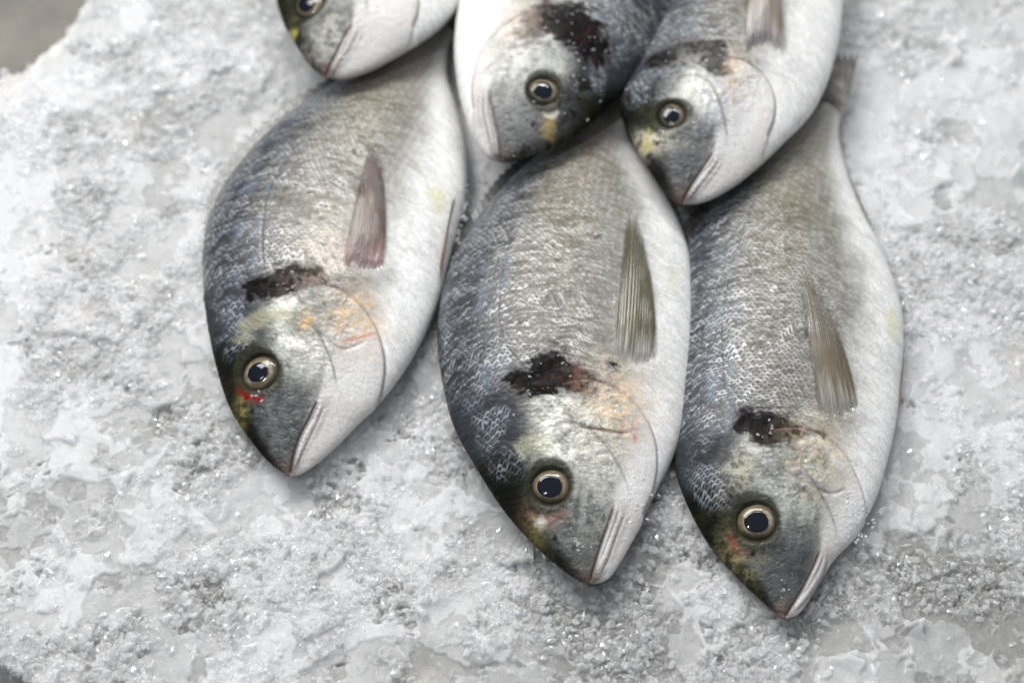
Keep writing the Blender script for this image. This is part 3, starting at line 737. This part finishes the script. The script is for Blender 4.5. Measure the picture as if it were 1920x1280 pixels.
# E : top middle, back to the right
specs.append(dict(name='sea_bream', seed=43, z0=0.048, glint_beads=[(1105,90,50,36),(950,190,30,26),(1000,130,60,24),(1075,140,30,20)], res=0.75, label='top middle bream facing down with its dark back on the right', dark=(0.045,0.05,0.065), belly=-0.5,
    dorsal=[(936,303),(965,300),(1005,286),(1052,268),(1100,236),(1148,190),(1190,142),(1228,92),(1258,42),(1278,-5),(1290,-60),(1298,-140),(1296,-220),(1285,-300),(1265,-380),(1240,-450),(1215,-510),(1200,-560)],
    ventral=[(936,303),(912,292),(888,256),(868,205),(856,150),(851,100),(854,50),(862,0),(872,-60),(892,-140),(920,-220),(955,-300),(1000,-370),(1050,-440),(1095,-500),(1125,-550)],
    eye=(1018,170), eye_r=18, pup=0.66, dull=0.7, gill=[(990,22),(960,40),(930,62),(905,92),(890,130),(884,170),(888,205)],
    blotch=[(1000,50),(1040,38),(1085,60),(1110,90)], blotch_r=21,
    mouth=[(918,168),(924,210),(932,250),(940,298)], maxilla=[(912,175),(914,215),(922,255),(930,285)],
    nostril=(1000,235), lateral=[(1090,30),(1150,-40),(1180,-150),(1190,-300),(1160,-500)],
    patches=[((965,55),50,26,(0.72,0.58,0.47),0.4),((960,130),50,30,(0.62,0.62,0.60),0.6),((985,215),60,48,(0.20,0.20,0.20),0.6)],
    lines=[([(1030,195),(1030,225),(1027,272)],10,(0.40,0.31,0.13),0.7),([(1034,192),(1032,212),(1030,225)],8,(0.75,0.70,0.62),0.9)],
    fins=[dict(name='pectoral_fin', root_px=[(985,-60),(960,-50),(935,-45)], tip_px=[(1020,-270),(1005,-290),(985,-260)], rays=12, col=BROWN, cover=(1,0.6)),
          dict(name='tail_fin', root_px=[(1200,-550),(1165,-560),(1127,-540)], tip_px=[(1290,-690),(1210,-670),(1130,-710)], rays=12, col=(0.22,0.21,0.18), on_skin=False, bend=0, cover=(0.95,0.6))]))
# F : top right
specs.append(dict(name='sea_bream', seed=57, z0=0.044, glint_beads=[(1335,245,36,44),(1345,110,40,22),(1240,150,40,20),(1290,170,40,16)], res=0.75, label='top right bream lying over the tail end of the right one', belly=-0.38,
    dorsal=[(1280,383),(1252,366),(1225,330),(1200,290),(1176,245),(1163,205),(1168,168),(1188,130),(1205,85),(1222,30),(1238,-40),(1262,-120),(1295,-200),(1335,-280),(1385,-350),(1430,-410),(1462,-450)],
    ventral=[(1280,383),(1322,377),(1372,352),(1422,313),(1470,267),(1520,215),(1550,160),(1568,100),(1578,40),(1582,-30),(1580,-110),(1570,-190),(1555,-270),(1540,-340),(1530,-400),(1528,-445)],
    eye=(1259,215), eye_r=17, pup=0.64, dull=0.5, gill=[(1360,108),(1400,120),(1435,145),(1452,180),(1452,220),(1440,255)],
    blotch=[(1235,112),(1275,100),(1320,95),(1345,128)], blotch_r=14,
    mouth=[(1338,285),(1322,310),(1305,335),(1280,378)], maxilla=[(1342,292),(1328,322),(1312,345),(1294,370)],
    nostril=(1232,270), lateral=[(1270,80),(1280,0),(1310,-120),(1400,-300)],
    patches=[((1372,150),40,14,(0.70,0.48,0.30),0.5),((1290,150),60,26,(0.50,0.50,0.48),0.5),((1218,265),16,26,(0.66,0.62,0.50),0.7),((1350,190),40,22,(0.34,0.36,0.46),0.5)],
    lines=[([(1222,230),(1213,265),(1210,292)],6,(0.50,0.45,0.16),0.7)],
    fins=[dict(name='pectoral_fin', root_px=[(1398,112),(1420,98),(1445,98),(1470,112)], tip_px=[(1396,-120),(1412,-150),(1430,-140),(1455,-60)], rays=13, col=(0.24,0.20,0.16), bend=0.012, lift=0.003, cover=(1,0.6), bcol=(0.45,0.42,0.44)),
          dict(name='pelvic_fin', root_px=[(1556,130),(1562,100),(1566,80)], tip_px=[(1585,20),(1590,0),(1592,-10)], rays=5, col=(0.34,0.27,0.24), bend=0.002, lift=0.001, cover=(0.95,0.8), on_skin=False, zmid=-0.002),
          dict(name='tail_fin', root_px=[(1460,-440),(1495,-450),(1528,-435)], tip_px=[(1470,-600),(1530,-570),(1610,-590)], rays=12, col=(0.22,0.21,0.18), on_skin=False, bend=0, cover=(0.95,0.6))]))
for sp in specs:
    make_fish(sp)

# ------------------------------------------------------------------ crushed ice
def make_ice():
    rng = np.random.RandomState(5)
    x0, x1, y0, y1, dxy = -0.36, 0.36, -0.26, 0.34, 0.00052
    nx, ny = int((x1-x0)/dxy), int((y1-y0)/dxy)
    xs = x0 + np.arange(nx) * dxy; ys = y0 + np.arange(ny) * dxy
    X, Y = np.meshgrid(xs, ys, indexing='ij')
    H = (fbm(X*9, Y*9, 3, 1) - 0.5) * 0.012
    H += (fbm(X*45, Y*45, 3, 2) - 0.5) * 0.003
    F = fbm(X*14, Y*14, 4, 3)                        # frostiness; light fall-off is painted in further down
    # lumps: each pushes up the surface as a flattened pebble
    base = H.copy()
    def lumps(n, rmin, rmax, hk, jit, fr, power=2.0):
        nonlocal H, F
        cx = rng.uniform(x0, x1, n); cy = rng.uniform(y0, y1, n); rr = rmin + (rmax - rmin) * rng.rand(n)**power
        an = rng.rand(n) * math.pi; asp = rng.uniform(0.55, 1.0, n); fro = rng.rand(n)
        tx = rng.normal(0, 0.22, n); ty = rng.normal(0, 0.22, n); rel = rng.rand(n); sq = rng.uniform(0.35, 0.9, n)
        ph = rng.rand(n, 3) * 6.28
        for i in range(n):
            r = rr[i]; i0 = int((cx[i] - r - x0) / dxy); i1 = int((cx[i] + r - x0) / dxy) + 2
            j0 = int((cy[i] - r - y0) / dxy); j1 = int((cy[i] + r - y0) / dxy) + 2
            i0 = max(i0, 0); j0 = max(j0, 0); i1 = min(i1, nx); j1 = min(j1, ny)
            if i1 - i0 < 2 or j1 - j0 < 2: continue
            px = X[i0:i1, j0:j1] - cx[i]; py = Y[i0:i1, j0:j1] - cy[i]
            ca, sa_ = math.cos(an[i]), math.sin(an[i])
            u = (px*ca + py*sa_) / r; v = (-px*sa_ + py*ca) / (r * asp[i])
            th = np.arctan2(v, u)
            d = np.hypot(u, v) * (1 + jit * (np.sin(2*th + ph[i,0]) * 0.4 + np.sin(3*th + ph[i,1]) * 0.5 + np.sin(5*th + ph[i,2]) * 0.35))
            m = d < 1
            if not m.any(): continue
            ci, cj = min(max(int((cx[i]-x0)/dxy), 0), nx-1), min(max(int((cy[i]-y0)/dxy), 0), ny-1)
            hh = base[ci, cj] + r * hk * (rel[i] * 0.8 - 0.25) + r * hk * np.sqrt(np.maximum(1 - d*d, 0)) ** sq[i] + tx[i] * px + ty[i] * py
            Hs = H[i0:i1, j0:j1]; up = m & (hh > Hs)
            H[i0:i1, j0:j1] = np.where(up, hh, Hs)
            if fr: 
                Fs = F[i0:i1, j0:j1]; F[i0:i1, j0:j1] = np.where(up, Fs * (1 - fr) + fr * fro[i], Fs)
    lumps(260, 0.006, 0.014, 0.04, 0.35, 0.18)
    lumps(2400, 0.002, 0.006, 0.08, 0.35, 0.10)
    gran = sst(0.44, 0.60, fbm(X*24 + 0.3*fbm(X*90, Y*90, 3, 52), Y*24, 5, 51, 0.58))      # loose granules here, smooth melted slush there
    H1 = H.copy()
    lumps(26000, 0.0011, 0.0032, 0.42, 0.28, 0.14)
    H = H1 + (H - H1) * (0.06 + 0.60 * gran)
    ga = 0.06 + 1.0 * gran
    H += ga * (fbm(X*500, Y*500, 3, 4) - 0.5) * 0.0008
    wq = 0.4 * fbm(X*300, Y*300, 2, 41)
    H += ga * (0.0006 * facets(X*620 + wq, Y*620 - wq, 2) + 0.0008 * facets(X*270 + wq, Y*270, 4))
    H1 = H.copy(); base[:] = H1 - 0.001
    # clumps of frosty ice with frilly edges over clearer, wetter ice
    wx = 0.010 * (fbm(X*60, Y*60, 4, 71, 0.6) - 0.5); wy = 0.010 * (fbm(X*60, Y*60, 4, 72, 0.6) - 0.5)
    tone = 0; lift_ = 0
    for fq, wgt, hh_, sd_, th in ((17, 0.32, 0.0014, 81, 0.51), (36, 0.28, 0.0010, 82, 0.49), (80, 0.24, 0.0007, 83, 0.49), (170, 0.16, 0.0005, 84, 0.49)):
        tq = fbm((X + wx)*fq, (Y + wy)*fq, 5, sd_, 0.58)
        if fq > 60: wgt = wgt * (0.15 + 0.85 * gran); hh_ = hh_ * (0.15 + 1.0 * gran)
        tone = tone + wgt * (0.55 * sst(th - 0.012, th + 0.016, tq) + 0.45 * sst(0.25, 0.75, tq))
        lift_ = lift_ + hh_ * (0.6 * sst(th - 0.012, th + 0.02, tq) + 0.4 * sst(0.25, 0.75, tq))
    tone = tone + 0.19 * (1 - gran)
    H += lift_ - 0.002
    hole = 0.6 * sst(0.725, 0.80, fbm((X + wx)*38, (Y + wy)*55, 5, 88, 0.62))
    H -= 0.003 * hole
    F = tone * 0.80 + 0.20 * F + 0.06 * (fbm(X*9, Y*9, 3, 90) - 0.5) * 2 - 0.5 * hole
    F = F - 0.07 * sst(-0.02, -0.16, Y) - 0.06 * sst(0.10, 0.26, X) * sst(0.05, -0.10, Y) + 0.06 * sst(0.0, 0.15, Y)  # light fall-off painted in: paler at the back, darker in front and right
    F = F + 0.08 * (fbm(X*260, Y*260, 3, 13) - 0.5)
    H += 0.003
    # corners where the bed ends and the counter shows
    def corner(poly_px, wd):
        nonlocal H
        pl = np.array([at(*p, 0.0)[:2] for p in poly_px]); d, sd, _ = pdist(X, Y, pl)
        s_ = d * sd + 0.006 * (fbm(X*70, Y*70, 3, 15) - 0.5) * 2 * wd
        H = H - 0.035 * sst(-0.004, 0.010, s_)
    corner([(-700,330),(-60,160),(40,140),(110,95),(160,30),(190,-60),(300,-900)], 1.0)
    corner([(400,1700),(75,1318),(30,1275),(-30,1252),(-115,1215),(-700,900)], 0.25)
    # press down under the fish
    low = np.full(H.shape, 1.0)
    for W in FOOT:
        for ox in (-1, 0, 1):
            for oy in (-1, 0, 1):
                i = ((W[:, 0] - x0) / dxy + 0.5).astype(int) + ox; j = ((W[:, 1] - y0) / dxy + 0.5).astype(int) + oy
                ok = (i >= 0) & (i < nx) & (j >= 0) & (j < ny)
                np.minimum.at(low, (i[ok], j[ok]), W[ok, 2])
    near = (low < 0.9).astype(float)
    for rad in (22, 22, 22):
        for axn in (0, 1):
            cs = np.cumsum(np.pad(near, [(rad + 1, rad) if q == axn else (0, 0) for q in (0, 1)], 'edge'), axis=axn)
            near = (cs[2*rad+1:] - cs[:-2*rad-1]) / (2*rad+1) if axn == 0 else (cs[:, 2*rad+1:] - cs[:, :-2*rad-1]) / (2*rad+1)
    H = H + 0.0035 * sst(0.0, 0.55, near) * (0.55 + 0.9 * (fbm(X*40, Y*40, 3, 61)))
    H = np.where(low < 0.9, np.minimum(H, low - 0.0004), H)
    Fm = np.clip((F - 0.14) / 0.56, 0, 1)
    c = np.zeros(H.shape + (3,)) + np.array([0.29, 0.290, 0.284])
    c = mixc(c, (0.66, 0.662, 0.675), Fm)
    warm = sst(0.60, 0.78, fbm(X*11, Y*11, 3, 21)) * 0.5
    c = mixc(c, (0.66, 0.62, 0.56), warm)
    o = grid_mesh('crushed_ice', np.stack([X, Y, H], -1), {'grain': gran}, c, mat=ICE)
    tag(o, kind='stuff', label='bed of wet crushed ice under the fish')
    # wide rough skirt so that the bed goes on outside the picture
    return X, Y, H, (x0, y0, dxy, nx, ny), low, gran
IX, IY, IH, IG, LOW, GRAN = make_ice()

def make_skirt():
    x = np.linspace(-0.9, 0.9, 400); y = np.linspace(-0.7, 0.95, 380)
    X, Y = np.meshgrid(x, y, indexing='ij')
    H = (fbm(X*9, Y*9, 3, 1) - 0.5) * 0.012 + (fbm(X*60, Y*60, 4, 2) - 0.5) * 0.012 - 0.004
    inside = (X > -0.352) & (X < 0.352) & (Y > -0.252) & (Y < 0.332)
    H = np.where(inside, -0.034, H)
    for pl, in (([(-700,330),(-60,160),(40,140),(110,95),(160,30),(190,-60),(300,-900)],), ([(400,1700),(75,1318),(30,1275),(-30,1252),(-115,1215),(-700,900)],)):
        q = np.array([at(*p, 0.0)[:2] for p in pl]); d, sd, _ = pdist(X, Y, q)
        H = H - 0.04 * sst(-0.004, 0.010, d * sd)
    c = np.zeros(H.shape + (3,)) + np.array([0.7, 0.71, 0.72])
    o = grid_mesh('crushed_ice', np.stack([X, Y, H], -1), None, c, mat=ICE)
    tag(o, kind='stuff', label='outer bed of crushed ice beyond the frame')
make_skirt()

# ------------------------------------------------------------------ loose clear ice splinters
def make_crystals():
    rng = np.random.RandomState(12)
    ph = (1 + 5**0.5) / 2
    ico = np.array([(-1,ph,0),(1,ph,0),(-1,-ph,0),(1,-ph,0),(0,-1,ph),(0,1,ph),(0,-1,-ph),(0,1,-ph),(ph,0,-1),(ph,0,1),(-ph,0,-1),(-ph,0,1)]) / 1.9
    fc = np.array([(0,11,5),(0,5,1),(0,1,7),(0,7,10),(0,10,11),(1,5,9),(5,11,4),(11,10,2),(10,7,6),(7,1,8),(3,9,4),(3,4,2),(3,2,6),(3,6,8),(3,8,9),(4,9,5),(2,4,11),(6,2,10),(8,6,7),(9,8,1)])
    x0, y0, dxy, nx, ny = IG
    n = 60000; V = []; F = []; k = 0
    cx = rng.uniform(-0.33, 0.33, n); cy = rng.uniform(-0.25, 0.30, n)
    # crumbs stuck along the backs of two fish
    stuck = []
    for pts, m, zz in (([(381,560),(381,459),(397,395),(424,345),(464,294),(505,250),(546,214)], 170, 0.018), ([(826,740),(850,797),(893,876),(1001,1020),(1048,1061)], 22, 0.018), ([(873,340),(872,400),(862,440),(848,500)], 40, 0.018)):
        q = np.array([at(*p, zz) for p in pts]); C, Lc = catmull(q, 40)
        for f in rng.rand(m):
            o = resample(C, Lc, np.array([f]))[0]; stuck.append(o + rng.normal(0, 0.0011, 3) * [1, 1, 0.8])
    for o in stuck:
        r = rng.uniform(0.0006, 0.0019)
        V.append(ico * rng.uniform(0.7, 1.25, (12, 1)) * r * rng.uniform(0.6, 1, 3) + o); F.append(fc + k); k += 12
    for i in range(n):
        a = int((cx[i]-x0)/dxy); b = int((cy[i]-y0)/dxy)
        if LOW[a, b] < 0.9 or IH[a, b] < -0.012: continue
        if rng.rand() > 0.05 + 0.95 * GRAN[a, b]: continue
        r = 0.0006 + 0.0026 * rng.rand()**2.6
        sc = np.array([r, r * rng.uniform(0.5, 1), r * rng.uniform(0.35, 0.8)])
        q = ico * rng.uniform(0.7, 1.3, (12, 1)) * sc
        a1, a2 = rng.rand(2) * 6.28; t = rng.normal(0, 0.5)
        Rz = np.array([[math.cos(a1), -math.sin(a1), 0], [math.sin(a1), math.cos(a1), 0], [0, 0, 1]])
        Rx = np.array([[1, 0, 0], [0, math.cos(t), -math.sin(t)], [0, math.sin(t), math.cos(t)]])
        q = q @ Rx.T @ Rz.T + np.array([cx[i], cy[i], IH[a, b] + sc[2] * 0.25])
        V.append(q); F.append(fc + k); k += 12
    for o in GLINT_BEADS:
        r = rng.uniform(0.00025, 0.00085); e_ = rng.uniform(0.8, 2.2); a1 = rng.rand() * 6.28
        Rz = np.array([[math.cos(a1), -math.sin(a1), 0], [math.sin(a1), math.cos(a1), 0], [0, 0, 1]])
        V.append((ico * rng.uniform(0.75, 1.2, (12, 1)) * np.array([r * e_, r, r * 0.55])) @ Rz.T + o); F.append(fc + k); k += 12
    o = raw_mesh('loose_ice_chips', np.concatenate(V), np.concatenate(F), mat=CLEAR, smooth=False)
    tag(o, kind='stuff', label='loose clear chips scattered over the crushed ice, with added glint chips on the fish')
make_crystals()

# ------------------------------------------------------------------ steel counter under the ice
def slab(name, x0, x1, y0, y1, z0, z1, mat):
    V = np.array([(x, y, z) for z in (z0, z1) for y in (y0, y1) for x in (x0, x1)])
    F = np.array([(0,2,3,1),(4,5,7,6),(0,1,5,4),(2,6,7,3),(0,4,6,2),(1,3,7,5)])
    return raw_mesh(name, V, F, mat=mat, smooth=False)
tag(slab('counter', -1.6, 1.6, -1.3, 1.8, -0.06, -0.020, STEEL), kind='structure')
